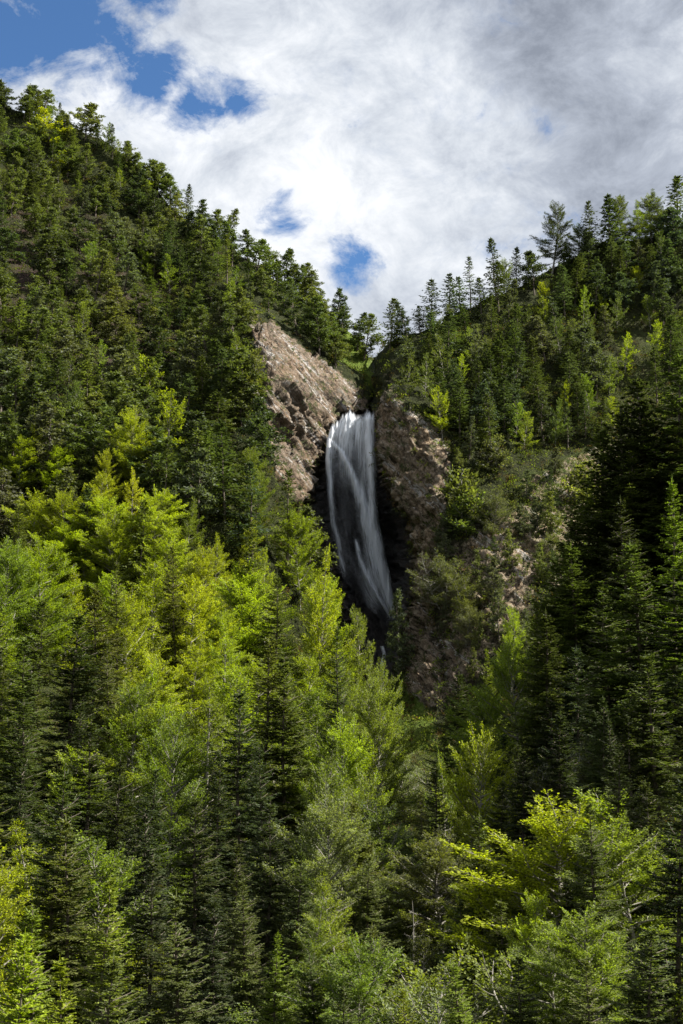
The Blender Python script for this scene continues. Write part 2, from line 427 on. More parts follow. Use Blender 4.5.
def ground_z(x, y):
    cxx = np.clip(x, -320, 320); cyy = np.clip(y, -420, 530)
    z = gfit(np.stack([cxx, cyy], -1) / 50)
    p = np.stack([x, y, x * 0], -1)
    near = sstep(3, 30, np.hypot(x, y))
    z = z + near * ((fbm(p, 24, 4) - .5) * 6 + (fbm(p, 4, 3) - .5) * 1.2)
    far = sstep(0, 900, np.hypot(x - cxx, y - cyy))
    return z * (1 - far) + far * (-30 + 60 * fbm(p, 500, 3))
gz = ground_z(xf, yf)
gr_me = fast_mesh("ground", np.stack([xf, yf, gz], -1), grid_quads(len(gy), len(gx)),
    attrs={"rock": .12 + 0 * gz, "wet": 0 * gz, "grass": .15 + 0 * gz, "brown": .3 + 0 * gz}, smooth=True, mat=M_TERRAIN)
gr = link("ground", gr_me); gr["kind"] = "structure"; gr["label"] = "shaded forest floor of the ravine below the viewpoint"

def bvh(me):
    V = np.empty(len(me.vertices) * 3, np.float32); me.vertices.foreach_get("co", V)
    Q = np.empty(len(me.polygons) * 4, np.int32); me.polygons.foreach_get("vertices", Q)
    return BVHTree.FromPolygons([tuple(x) for x in V.reshape(-1, 3).tolist()], Q.reshape(-1, 4).tolist())
B_M, B_G = bvh(mt_me), bvh(gr_me)
def zdown(x, y):
    zs = []
    for b in (B_M, B_G):
        h = b.ray_cast(Vector((x, y, 900)), Vector((0, 0, -1)))
        if h[0] is not None: zs.append(h[0].z)
    return max(zs)
def hit(px, py):
    """first ground point in that direction"""
    d = Vector(at(px, py, 100.0)).normalized(); best = None
    for b, s in ((B_M, 'm'), (B_G, 'g')):
        h = b.ray_cast(Vector((0, 0, 0)), d)
        if h[0] is not None and (best is None or h[3] < best[3]): best = (h[0], h[1], s, h[3])
    return best

# ---------------------------------------------------------------- tree meshes
def make_fir(seed, H=20.0, R=3.6, hi=True, sparse=0.0, low=0.08):
    rg = np.random.default_rng(seed)
    T = Tubes(); Bo = Tubes(); Lv = Leaves()
    lean = rg.normal(0, .012, 2)
    def trunk(z): return np.array([lean[0] * z + .06 * math.sin(z * .7), lean[1] * z + .06 * math.cos(z * .5), z])
    zs = np.linspace(-1.5, H, 14)
    T.add([trunk(z) for z in zs], np.interp(zs, [-1.5, 0, H], [.34, .26, .02]) * (H / 20) ** .8, 8 if hi else 5)
    z = H * low
    lop = rg.random() * 6.28
    while z < H * .985:
        t = z / H
        step = (.46 + .34 * (1 - t)) * (1 if hi else 1.35) * rg.uniform(.8, 1.25)
        nb = (5 if t < .8 else 4) if hi else 5
        a0 = rg.random() * 6.28
        for k in range(nb):
            if rg.random() < sparse * (1.2 - t): continue
            az = a0 + k * 6.283 / nb + rg.normal(0, .22)
            prof = min(1.0, (1 - t) ** .78 * 1.12 + .03) * (.55 + .45 * min(1, (t - low + .06) / .22))
            L = R * prof * rg.uniform(.58, 1.2) * (1 + .2 * math.cos(az - lop))
            if L < .25: L = .25
            el = math.radians(np.interp(t, [0, .5, .85, 1], [-16, -2, 22, 50]) + rg.normal(0, 6))
            d = np.array([math.cos(az) * math.cos(el), math.sin(az) * math.cos(el), math.sin(el)])
            p0 = trunk(z + rg.uniform(-.2, .2))
            hz = np.array([-math.sin(az), math.cos(az), 0.0])
            ns = max(3, int(L / (.26 if hi else .5)))
            s = np.linspace(.12, 1, ns)
            sag = .13 * L * (s ** 2 - s) * 1.5 + .12 * L * s ** 3
            C = p0 + d * (s * L)[:, None]; C[:, 2] += sag
            if hi and L > .8: Bo.add(np.concatenate([p0[None], C[::3], C[-1:]]), np.linspace(.045, .008, len(C[::3]) + 2), 3)
            tw = (.46 * L * (1 - s) ** .8 + .22)
            tw = np.minimum(tw, 1.5)
            for sg in (-1, 1):
                ang = math.radians(52)
                td = unit(d * math.cos(ang) + hz * math.sin(ang) * sg + rg.normal(0, .12, (ns, 3)))
                tl = tw * rg.uniform(.6, 1.15, ns)
                if hi:
                    # twig made of needle brushes
                    m = 5
                    f = (np.arange(m) + .3) / m
                    Pp = C[:, None] + td[:, None] * (tl[:, None] * f[None])[..., None]
                    Pp[..., 2] -= .10 * (tl[:, None] * f[None]) ** 1.4
                    Pp = Pp.reshape(-1, 3); tdd = np.repeat(td, m, 0); tll = np.repeat(tl, m) * np.tile(1 - .55 * f, ns)
                    for s2 in (-1, 1, 0):
                        a2 = math.radians(44) * s2
                        pr = np.cross(tdd, [0, 0, 1.0]); pr = unit(pr)
                        dd = unit(tdd * math.cos(a2) + pr * math.sin(a2) + rg.normal(0, .16, tdd.shape) + [0, 0, .05])
                        sd = unit(np.cross(dd, [0, 0, 1.0]) + rg.normal(0, .35, dd.shape))
                        Lv.add(Pp, dd, sd, np.clip(tll * .46, .16, .55) * rg.uniform(.7, 1.2, len(Pp)), .125, rg.random(len(Pp)))
                else:
                    m = 2
                    f = (np.arange(m) + .1) / m
                    Pp = (C[:, None] + td[:, None] * (tl[:, None] * f[None])[..., None]).reshape(-1, 3)
                    tdd = np.repeat(td, m, 0)
                    dd = unit(tdd + rg.normal(0, .3, tdd.shape)); sd = unit(np.cross(dd, [0, 0, 1.0]) + rg.normal(0, .45, dd.shape))
                    Lv.add(Pp, dd, sd, np.repeat(tl, m) * .8 + .15, .30, rg.random(len(Pp)))
            dd = unit(np.tile(d, (ns, 1)) + rg.normal(0, .2, (ns, 3))); sd = unit(np.cross(dd, [0, 0, 1.0]) + rg.normal(0, .3, dd.shape))
            Lv.add(C, dd, sd, .4 if hi else .6, .1 if hi else .26, rg.random(ns))
        z += step
    # leader
    top = trunk(H)
    n = 30 if hi else 8
    zz = rg.uniform(-1.2, .1, n); az = rg.random(n) * 6.28
    P = np.array([trunk(H + q) for q in zz]); D = unit(np.stack([np.cos(az), np.sin(az), .9 + 0 * az], -1))
    Lv.add(P, D, unit(np.cross(D, [0, 0, 1.0])), .22 if hi else .4, .07 if hi else .18, rg.random(n))
    Lv.add(top[None] - [0, 0, .2], np.array([[0, 0, 1.0]]), np.array([[1.0, 0, 0]]), .8, .09, np.array([.5]))
    return T.mesh("fir_trunk", M_BARK), Lv.mesh("fir_crown", M_NEEDLE, boughs=Bo, bmat=M_BARK)

def limb(rg, p0, d, L, n=7, up=0.0, wob=.12):
    pts = [p0]; d = d.copy(); st = L / (n - 1)
    for i in range(n - 1):
        d = unit(d + rg.normal(0, wob, 3) + np.array([0, 0, up]))
        pts.append(pts[-1] + d * st)
    return np.array(pts)

def make_beech(seed, H=16.0, R=4.6, hi=True, stems=1, low=.16, up=.05, pointy=.8, ls=1.0):
    """broadleaf: forked trunk, rising limbs, flat fans of leaves"""
    rg = np.random.default_rng(seed)
    T = Tubes(); Bo = Tubes(); Lv = Leaves()
    lead = []
    for k in range(stems):
        az = rg.random() * 6.28
        d = unit(np.array([math.cos(az) * (.06 if stems == 1 else .3), math.sin(az) * (.06 if stems == 1 else .3), 1.0]))
        pts = limb(rg, np.array([rg.normal(0, .15 * (stems > 1)), rg.normal(0, .15 * (stems > 1)), -1.2]), d, (H + 1.2) * (1 if k == 0 else rg.uniform(.75, .95)), 14, .04, .05)
        pts[:, 0] -= (pts[:, 0] - pts[0, 0]) * (.3 if stems == 1 else 0)
        (T if k == 0 else Bo).add(pts, np.linspace(.24 if stems == 1 else .12, .02, len(pts)) * H / 16, 7 if hi else 4)
        lead.append(pts)
    nmain = int((56 if hi else 34) / stems)
    for pts in lead:
        for k in range(nmain):
            t = low + (1 - low) * ((k + rg.random()) / nmain)
            idx = t * (len(pts) - 1); i = min(int(idx), len(pts) - 2)
            p0 = pts[i] + (pts[i + 1] - pts[i]) * (idx - i)
            tt = (t - low) / (1 - low)
            prof = (math.sin(math.pi * min(1, tt * .62 + .22)) ** .8) * (1 - tt ** 2.2 * pointy)
            L = R * max(prof, .16) * rg.uniform(.6, 1.2)
            az = k * 2.4 + rg.normal(0, .4); el = math.radians(np.interp(tt, [0, .6, 1], [12, 32, 56]) + rg.normal(0, 9))
            d = np.array([math.cos(az) * math.cos(el), math.sin(az) * math.cos(el), math.sin(el)])
            bp = limb(rg, p0, d, L, 7, up, .10)
            Bo.add(bp, np.linspace(.08, .015, 7) * max(.5, L / 4), 4 if hi else 3)
            nsub = max(4, int(L * (3.4 if hi else 2.2)))
            for j in range(nsub):
                s = .2 + .8 * (j + rg.random()) / nsub
                x = s * 6; q = min(int(x), 5); c = bp[q] + (bp[q + 1] - bp[q]) * (x - q)
                bd = unit(bp[q + 1] - bp[q]); hz = unit(np.cross(bd, [0, 0, 1.0]))
                a = (1 if j % 2 else -1) * math.radians(rg.uniform(25, 62)) * (1 - .6 * s * (j == nsub - 1))
                sdn = unit(bd * math.cos(a) + hz * math.sin(a) + [0, 0, rg.normal(.08, .14)])
                sl = (.30 * L * (1 - .5 * s) + .45) * rg.uniform(.6, 1.15)
                sp = limb(rg, c, sdn, sl, 5, .01, .1)
                if hi and j % 2 == 0: Bo.add(sp, np.linspace(.02, .006, 5), 3)
                # fan of leaves along the twig
                nl = int(sl * (42 if hi else 16) / ls) + 4
                u = rg.random(nl) * 4; ui = np.minimum(u.astype(int), 3)
                lp = sp[ui] + (sp[ui + 1] - sp[ui]) * (u - ui)[:, None]
                fan = .30 * (1 - u / 6)
                hh = unit(np.cross(sdn, [0, 0, 1.0]))
                off = rg.normal(0, 1, nl) * fan
                lp = lp + hh * off[:, None]; lp[:, 2] += rg.normal(0, .09, nl) - np.abs(off) * .15
                dd = unit(sdn + hh * np.sign(off)[:, None] * rg.uniform(.2, 1.1, nl)[:, None] + rg.normal(0, .3, (nl, 3)))
                sd = unit(np.cross(dd, [0, 0, 1.0]) + rg.normal(0, .45, (nl, 3)))
                Lv.add(lp, dd, sd, (.185 * ls if hi else .36) * rg.uniform(.7, 1.25, nl), (.125 * ls if hi else .24), rg.random(nl))
    return T.mesh("beech_trunk", M_BARK2), Lv.mesh("beech_crown", M_LEAF, boughs=Bo, bmat=M_BARK2)

def make_pine(seed, H=14.0, R=2.9, hi=True, low=.22):
    rg = np.random.default_rng(seed)
    T = Tubes(); Bo = Tubes(); Lv = Leaves()
    pts = limb(rg, np.array([0, 0, -1.5]), np.array([rg.normal(0, .05), rg.normal(0, .05), 1.0]), H + 1.3, 12, .06, .05)
    T.add(pts, np.linspace(.24, .03, 12) * H / 14, 7 if hi else 5)
    nmain = 60 if hi else 48
    for k in range(nmain):
        t = low + (1 - low) * ((k + rg.random()) / nmain); tt = (t - low) / (1 - low)
        idx = t * 11; i = min(int(idx), 10); p0 = pts[i] + (pts[i + 1] - pts[i]) * (idx - i)
        prof = (1 - tt ** 1.7 * .86) * (.45 + .55 * min(1, tt * 3.2))
        L = R * prof * rg.uniform(.5, 1.2)
        az = k * 2.4 + rg.normal(0, .5); el = math.radians(np.interp(tt, [0, .6, 1], [2, 18, 55]) + rg.normal(0, 12))
        d = np.array([math.cos(az) * math.cos(el), math.sin(az) * math.cos(el), math.sin(el)])
        bp = limb(rg, p0, d, L, 6, .03, .14)
        Bo.add(bp, np.linspace(.06, .015, 6), 3)
        nt_ = max(3, int(L * (4.2 if hi else 3)))
        for j in range(nt_):
            s = .35 + .65 * (j + rg.random()) / nt_; x = s * 5; q = min(int(x), 4)
            c = bp[q] + (bp[q + 1] - bp[q]) * (x - q) + rg.normal(0, .18, 3) * (L * .35 + .3)
            nl = 40 if hi else 13
            dd = rg.normal(0, 1, (nl, 3)); dd[:, 2] = dd[:, 2] * .55 + .45; dd = unit(dd)
            sd = unit(np.cross(dd, rg.normal(0, 1, (nl, 3))))
            Lv.add(c + dd * .08 + rg.normal(0, .12, (nl, 3)), dd, sd, (.36 if hi else .52) * rg.uniform(.6, 1.1, nl), .07 if hi else .22, rg.random(nl))
    return T.mesh("pine_trunk", M_BARK), Lv.mesh("pine_crown", M_NEEDLE, boughs=Bo, bmat=M_BARK)

def make_dead(seed, H=9.0):
    rg = np.random.default_rng(seed); T = Tubes(); B = Tubes()
    pts = limb(rg, np.array([0, 0, -1.0]), np.array([.06, .0, 1.0]), H + 1, 12, .04, .04)
    T.add(pts, np.linspace(.16, .02, 12), 6)
    for k in range(46):
        t = .15 + .85 * (k + rg.random()) / 46; i = min(int(t * 11), 10); p0 = pts[i]
        az = rg.random() * 6.28; el = rg.uniform(-.3, .5)
        d = np.array([math.cos(az) * math.cos(el), math.sin(az) * math.cos(el), math.sin(el)])
        L = 1.7 * (1.1 - t) + .3
        b = limb(rg, p0, d, L, 5, -.05, .15); B.add(b, np.linspace(.03, .008, 5), 3)
        for q in range(3):
            B.add(limb(rg, b[1 + q], unit(d + rg.normal(0, .6, 3)), L * .4, 4, -.05, .2), np.linspace(.014, .005, 4), 3)
    return T.mesh("dead_trunk", M_BARK2), B.mesh("dead_branches", M_BARK2)

MESH = {
 ('fir', 1): [(make_fir(1, 22, 4.3), 22), (make_fir(2, 20, 4.5, sparse=.1), 20), (make_fir(3, 24, 4.2, sparse=.05, low=.14), 24), (make_fir(4, 18, 4.2, low=.03), 18)],
 ('fir', 0): [(make_fir(11, 16, 3.6, False), 16), (make_fir(12, 15, 3.1, False), 15), (make_fir(13, 17, 4.0, False, sparse=.15), 17), (make_fir(14, 16, 3.3, False, sparse=.1, low=.2), 16), (make_fir(15, 14, 3.8, False, sparse=.3, low=.12), 14), (make_fir(16, 18, 3.0, False, sparse=.25, low=.25), 18)],
 ('beech', 1): [(make_beech(21, 16, 5.2, pointy=.6), 16), (make_beech(22, 18, 5.4, low=.22, pointy=.5), 18), (make_beech(23, 15, 5.8, low=.1, pointy=.4), 15), (make_beech(25, 15, 6.2, low=.2, pointy=.35), 15), (make_beech(24, 17, 4.6, low=.12, pointy=.95), 17)],
 ('beech', 0): [(make_beech(31, 13, 5.0, False), 13), (make_beech(32, 14, 4.6, False), 14), (make_beech(33, 12, 5.0, False, low=.1), 12)],
 ('pine', 1): [(make_pine(41, 15, 3.0), 15), (make_pine(42, 13, 3.2, low=.3), 13)],
 ('pine', 0): [(make_pine(51, 13, 3.8, False), 13), (make_pine(52, 12, 3.6, False, low=.25), 12), (make_pine(53, 14, 4.0, False, low=.12), 14), (make_pine(54, 11, 4.0, False, low=.3), 11), (make_pine(55, 15, 3.3, False, low=.2), 15)],
 ('shrub', 1): [(make_beech(61, 5, 2.6, True, 4, .05, .02, .5, .6), 5), (make_beech(62, 4, 2.6, True, 5, .02, .02, .4, .6), 4)],
 ('shrub', 0): [(make_beech(63, 4, 2.4, False, 4, .05, .02, .4), 4)],
 ('dead', 1): [(make_dead(71), 9), (make_dead(72), 9)],
}
TONE = {  # leaf colours
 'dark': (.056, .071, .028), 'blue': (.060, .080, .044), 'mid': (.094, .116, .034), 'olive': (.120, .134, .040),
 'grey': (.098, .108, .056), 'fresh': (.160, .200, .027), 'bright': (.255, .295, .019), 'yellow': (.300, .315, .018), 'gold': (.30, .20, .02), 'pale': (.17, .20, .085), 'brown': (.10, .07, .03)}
KNAME = {'fir': 'fir_tree', 'beech': 'beech_tree', 'pine': 'pine_tree', 'shrub': 'shrub', 'dead': 'dead_tree'}
KCAT = {'fir': 'fir tree', 'beech': 'beech tree', 'pine': 'pine tree', 'shrub': 'shrub', 'dead': 'dead tree'}
TREES = []
trg = random.Random(5)

def plant(x, y, z, h, kind, tone, wide=1.0, label=None, zone=None):
    hi = 1 if ((zone == 'skyr' and kind == 'beech') or y < (335 if kind in ('beech', 'shrub') else 270) or ('%s' % kind, 0) not in MESH) else 0
    (tm, cm), mh = trg.choice(MESH[(kind, hi)])
    o = bpy.data.objects.new(KNAME[kind], None); COL.objects.link(o)
    o.empty_display_size = .5
    o.location = (x, y, z); s = h / mh
    o.rotation_euler = (trg.gauss(0, .032), trg.gauss(0, .032), trg.random() * 6.28)
    w = s * wide if mh > 6 else s * wide
    o.scale = (w * trg.uniform(.88, 1.14), w * trg.uniform(.88, 1.14), s)
    t = link("trunk", tm, o)
    c = link("crown", cm, o)
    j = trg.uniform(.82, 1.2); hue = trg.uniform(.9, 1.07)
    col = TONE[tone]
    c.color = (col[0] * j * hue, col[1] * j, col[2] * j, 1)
    o["category"] = KCAT[kind]
    top = pix((x, y, z + h)); base = pix((x, y, z))
    TREES.append(dict(o=o, kind=kind, tone=tone, px=top[0], py=top[1], bpy=base[1], Y=y, h=h, hp=base[1] - top[1], label=label, zone=zone))
    return o

# ---- foreground and middle: column, crown-top height in view, distance, kind, colour, breadth
FG = [
 # left flank, upper row
 (40,428,262,'beech','bright',1.1),(115,452,258,'beech','yellow',.9),(152,358,345,'beech','yellow',.8),(20,505,235,'fir','mid',1),(88,488,240,'fir','dark',1),
 (165,438,245,'fir','dark',1.15),(226,420,245,'fir','dark',1.25),(198,452,250,'pine','grey',1.2),(140,500,232,'fir','olive',1.1),(262,398,262,'pine','dark',1.3),(288,470,255,'fir','mid',1.1),
 (253,462,240,'fir','blue',1.1),(62,470,250,'pine','olive',1.1),(0,470,250,'pine','grey',1.1),(52,112,545,'beech','yellow',1.0),(60,150,520,'beech','bright',1.1),(22,440,285,'beech','bright',1.0),(58,450,275,'beech','bright',1.2),(5,475,270,'beech','bright',1.1),(78,430,300,'beech','bright',1.0),(110,505,245,'beech','bright',1.2),(28,500,250,'beech','bright',1.2),(150,500,245,'beech','bright',1.1),(185,500,240,'beech','fresh',1.0),(140,420,300,'beech','bright',.9),(70,500,240,'beech','bright',1.1),(160,530,228,'beech','bright',1.2),(245,520,225,'beech','bright',1.0),(98,478,262,'beech','bright',1.0),(132,470,270,'beech','yellow',.9),(118,525,225,'beech','bright',1),(170,395,310,'beech','bright',.9),(88,545,215,'beech','bright',1),(200,560,205,'beech','bright',1),(35,560,205,'beech','bright',1),(265,555,200,'beech','bright',1),(332,585,200,'beech','bright',.8),(12,600,180,'beech','bright',1),(130,605,182,'beech','bright',1.1),(225,625,170,'beech','bright',1.1),(310,508,262,'pine','mid',.9),
 # left flank, beech belt
 (60,535,212,'beech','bright',1.15),(150,565,200,'beech','bright',1.15),(214,534,212,'beech','bright',.8),(186,590,190,'beech','bright',1.1),(240,580,186,'beech','bright',1.1),
 (300,520,215,'beech','bright',1.0),(318,556,205,'beech','bright',.8),(350,615,200,'beech','fresh',.7),(276,575,195,'fir','mid',.9),(384,675,215,'beech','fresh',.6),
 (8,560,200,'beech','fresh',1),(0,590,185,'fir','dark',1),(98,590,188,'fir','olive',1.0),(40,600,182,'fir','mid',1.0),(122,560,205,'fir','mid',.9),
 (338,625,185,'fir','mid',.75),(318,585,185,'beech','bright',.9),(366,655,190,'beech','fresh',.65),(250,535,222,'fir','mid',1.0),(180,545,218,'fir','olive',.9),
 # left flank, middle
 (70,612,165,'fir','dark',1.1),(18,640,158,'fir','mid',1.1),(115,640,165,'fir','mid',.95),(150,672,150,'beech','bright',1.15),(205,682,152,'beech','fresh',1.1),(128,690,146,'beech','fresh',1),
 (262,640,160,'fir','olive',1.05),(285,660,158,'fir','mid',1.1),(240,690,150,'fir','dark',1.0),(310,660,165,'beech','bright',1),(340,670,168,'beech','fresh',1.0),(376,700,178,'beech','fresh',.7),
 (35,700,130,'fir','mid',1.15),(88,720,140,'fir','dark',1.0),(5,745,115,'fir','olive',1.05),(170,735,138,'beech','fresh',.9),(215,750,135,'fir','dark',1),(270,745,138,'fir','dark',1.0),
 (318,735,140,'fir','mid',.95),(345,742,145,'beech','bright',.85),(388,735,190,'shrub','pale',1.3),(404,770,175,'shrub','pale',1.3),(300,770,128,'beech','fresh',.85),(365,790,140,'beech','fresh',.8),
 # left flank, lower
 (48,770,100,'fir','mid',1.05),(78,820,98,'fir','olive',1.0),(10,838,86,'beech','bright',.8),(-14,800,84,'beech','bright',1.0),(45,905,76,'fir','fresh',.9),(95,880,88,'fir','fresh',.8),
 (120,760,125,'fir','dark',.9),(150,800,118,'fir','dark',.9),(232,842,104,'fir','mid',.85),(252,880,98,'fir','mid',.8),(215,900,96,'fir','dark',.8),(292,850,108,'fir','mid',.9),(300,905,98,'beech','fresh',.7),
 (182,893,84,'fir','mid',.95),(330,820,115,'beech','pale',.8),(345,880,104,'beech','fresh',.8),(375,845,118,'fir','olive',.9),(322,940,92,'fir','mid',.8),(270,935,88,'fir','fresh',.8),(140,940,82,'shrub','bright',.6),
 (70,960,74,'fir','bright',.9),(100,960,76,'fir','olive',1.0),(12,940,70,'fir','bright',.9),(230,985,84,'shrub','pale',1.0),(350,960,88,'beech','fresh',.8),(380,925,96,'fir','olive',.8),
 (155,850,110,'dead','brown',.8),(412,900,110,'dead','brown',.9),
 # gorge mouth
 (398,588,312,'pine','grey',.75),
 # right flank, upper
 (640,376,172,'fir','dark',1.35),(672,362,176,'fir','mid',1.3),(600,430,172,'fir','mid',1.3),(650,400,168,'fir','dark',1.3),(630,440,160,'fir','mid',1.2),(700,352,165,'fir','mid',.7),(615,408,178,'fir','dark',.95),(690,398,150,'fir','mid',1.3),(590,478,168,'fir','dark',1.4),(660,430,152,'fir','mid',1.3),(612,450,162,'fir','dark',1.25),(575,545,160,'fir','mid',1.25),(545,612,165,'fir','dark',1.3),(665,480,140,'fir','fresh',.8),(642,545,138,'fir','mid',1.3),(612,640,140,'fir','dark',1.25),
 (568,520,180,'fir','mid',1.3),(625,500,150,'fir','dark',1.3),(555,560,185,'fir','mid',1.3),(508,612,205,'beech','bright',.75),(535,600,195,'fir','fresh',1.0),(520,655,185,'beech','fresh',.9),
 (488,650,212,'fir','fresh',.8),(455,672,225,'fir','dark',1.2),(478,700,200,'beech','fresh',.8),(600,590,150,'fir','mid',1.3),(690,560,128,'fir','dark',1.3),(640,590,140,'fir','blue',1.1),(575,650,165,'fir','blue',1.0),
 (440,735,205,'fir','mid',1.3),(500,735,175,'fir','blue',1),(548,700,165,'fir','dark',1),
 # right flank, middle
 (655,655,108,'fir','mid',1.1),(685,648,98,'fir','olive',1.0),(600,735,135,'shrub','grey',1.7),(570,760,135,'shrub','grey',1.3),(630,720,125,'fir','dark',.9),(470,748,150,'beech','bright',.75),(445,760,160,'beech','fresh',.8),
 (425,790,150,'fir','olive',.9),(520,745,160,'fir','dark',.9),(640,800,110,'shrub','grey',1.2),
 # right flank, lower
 (478,815,116,'fir','mid',1.0),(505,835,118,'fir','mid',.9),(545,830,100,'beech','bright',1.15),(500,850,104,'beech','bright',1.0),(612,800,104,'beech','bright',1.1),(588,862,92,'fir','dark',1.0),(660,775,92,'fir','dark',.9),(640,835,90,'beech','fresh',.9),
 (440,850,118,'beech','olive',.9),(462,900,100,'fir','mid',.9),(500,900,92,'fir','mid',.9),(530,900,90,'beech','bright',.55),(570,880,92,'fir','mid',.8),(425,940,96,'beech','olive',.75),(683,860,78,'fir','dark',.9),(560,930,80,'beech','fresh',.8),
 (600,930,78,'beech','fresh',.8),(402,985,80,'fir','bright',.6),(455,960,84,'shrub','fresh',1.2),(480,960,78,'fir','fresh',.9),(640,930,72,'fir','mid',.9),(735,935,50,'shrub','bright',1.0),(430,1000,80,'shrub','pale',1.1),(520,955,76,'fir','mid',.9),(350,985,80,'fir','mid',.8),
 (590,960,70,'fir','olive',.9),
]
for (px, ty, Yd, kind, tone, w) in FG:
    lo_, hi_ = {'fir': (15, 27), 'pine': (12, 21), 'beech': (10, 19), 'shrub': (3.0, 7), 'dead': (6, 11)}[kind]
    if kind != 'shrub' and ty > 830: lo_ *= .65
    best = None
    for f_ in np.linspace(.6, 1.5, 61):
        top = at(px, ty, Yd * f_); z = zdown(top[0], top[1]); h = top[2] - z
        c_ = abs(math.log(f_)) * 6 + max(0, lo_ - h) + max(0, h - hi_)
        if best is None or c_ < best[0]: best = (c_, f_, top, z, h)
    _, f_, top, z, h = best; Yd *= f_
    if h < 2.5:
        print("short", px, ty, Yd, kind, round(h, 1)); h = 2.5
    if h > 34: print("tall", px, ty, Yd, kind, round(h, 1))
    mh = {'fir': 20, 'beech': 16, 'pine': 14, 'shrub': 4.5, 'dead': 9}[kind]
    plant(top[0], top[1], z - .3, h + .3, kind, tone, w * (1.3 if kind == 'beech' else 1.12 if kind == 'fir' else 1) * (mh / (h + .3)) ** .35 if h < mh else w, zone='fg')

# ---- skyline of the right-hand ridge
SKYR = [(390,296,'fir','mid',.8),(396,316,'beech','bright',.7),(408,300,'pine','dark',.8),(420,306,'fir','dark',.9),(432,280,'fir','dark',1),(450,274,'fir','dark',.9),(462,296,'beech','bright',.8),(471,258,'fir','dark',.8),(484,278,'fir','dark',.9),
 (496,238,'fir','dark',.95),(505,262,'beech','fresh',.7),(516,247,'fir','dark',.8),(530,262,'beech','mid',.9),(551,208,'beech','dark',.8),(566,242,'beech','fresh',.8),(578,228,'beech','mid',.9),(590,204,'fir','dark',.9),(603,212,'fir','dark',.9),(611,194,'fir','dark',1),
 (628,198,'beech','olive',.9),(641,206,'beech','fresh',.9),(652,194,'beech','olive',1),(664,190,'beech','mid',.9),(677,178,'fir','dark',.9),(690,182,'fir','dark',.9)]
for (px, ty, kind, tone, w) in SKYR:
    by = skyl(px) + random.uniform(4, 12)
    hgt = hit(px, by)
    while hgt is None or hgt[0].y > 600:
        by += 3; hgt = hit(px, by)
    p = hgt[0]; top = at(px, ty, p.y); h = top[2] - p.z
    plant(p.x, p.y, p.z - .4, h + .4, kind, tone, w * (1.55 if kind != 'beech' else 1.3), zone='skyr')

# ---- forest on both mountainsides
placed = [(t['px'], t['bpy']) for t in TREES if t['zone'] == 'skyr']
def scatter(n, region, kinds, hr, mind, zone, tries=6000):
    k = 0
    for _ in range(tries):
        if k >= n: break
        px, py = region()
        if px is None: continue
        if any(abs(px - a) < mind and (px - a) ** 2 + ((py - b) * 1.1) ** 2 < mind ** 2 for a, b in placed): continue
        if max(float(poly_sd(np.array([px]), np.array([py]), P)[0]) for P in (P_SLAB, P_RECESS, P_BUTT, P_NOTCH)) > -3: continue
        hh = hit(px, py)
        if hh is None or hh[2] != 'm': continue
        p = hh[0]; kind, tone, w = kinds(px, py)
        h = random.uniform(*hr) * (.8 if kind == 'beech' else 1)
        ty = pix((p.x, p.y, p.z + h))[1]
        # keep crowns off the bare cliffs, and the skyline where it is
        tp = np.array([px - 4, px, px + 4, px]), np.array([ty + 4, ty + 2, ty + 4, (ty + py) / 2])
        if max(float(poly_sd(tp[0], tp[1], P).max()) for P in (P_SLAB, P_RECESS, P_GRASS)) > 2: continue
        placed.append((px, py)); k += 1
        plant(p.x, p.y, p.z - .5, h, kind, tone, w, zone=zone)
    print(zone, k)

def k_left(px, py):
    r = random.random(); d = py - skyl(px)
    if d < 60: return ('pine', random.choice(['dark', 'mid', 'mid', 'olive']), 1.5) if r < .6 else ('fir', random.choice(['dark', 'dark', 'mid']), 1.1) if r < .93 else ('beech', 'fresh', .8)
    if px > 230 and r < .25: return ('beech', random.choice(['fresh', 'bright', 'olive']), .8)
    if r < .62: return ('pine', random.choice(['grey', 'mid', 'mid', 'olive', 'dark']), 1.55)
    if r < .86: return ('fir', random.choice(['dark', 'blue', 'mid']), 1.3)
    return ('beech', random.choice(['mid', 'fresh', 'olive', 'fresh']), .8)
def reg_edge():
    px = random.uniform(-25, 368); return px, skyl(px) + random.uniform(2, 9)
scatter(60, reg_edge, k_left, (10.5, 16.5), 6, 'skyl')
def reg_left():
    px = random.uniform(-35, 372); s = skyl(px); py = s + random.uniform(12, (510 if px < 250 else 560) - s)
    b = float(poly_sd(np.array([px]), np.array([py]), P_BROWN)[0])
    if b > 5 and random.random() < .38: return None, None
    if px > 258 and py > 330 + (px - 258) * .72: return None, None
    return px, py
scatter(310, reg_left, k_left, (11, 19), 11, 'left')
def k_right(px, py):
    r = random.random()
    if r < .55: return ('fir', random.choice(['dark', 'dark', 'blue']), 1.4)
    if r < .8: return ('beech', random.choice(['mid', 'fresh', 'mid', 'bright']), .8)
    return ('pine', random.choice(['dark', 'blue', 'grey']), 1.3)
def reg_right():
    px = random.uniform(384, 700); s = skyl(px); py = s + random.uniform(14, 460 - s)
    b = float(poly_sd(np.array([px]), np.array([py]), P_BARE)[0])
    if b > -4 and (random.random() < .8 or py < skyl(px) + 60): return None, None
    if px < 440 and py > 405: return None, None
    if py > 455 - max(0, px - 560) * .3: return None, None
    return px, py
scatter(120, reg_right, k_right, (12, 18), 12.5, 'right')
def reg_low():
    px = random.uniform(440, 610); py = random.uniform(440, 690)
    return (px, py)
def k_low(px, py):
    r = random.random()
    return ('pine', random.choice(['grey', 'olive', 'grey']), 1.1) if r < .55 else ('shrub', random.choice(['grey', 'mid', 'olive']), 1.0) if r < .85 else ('fir', 'blue', 1)
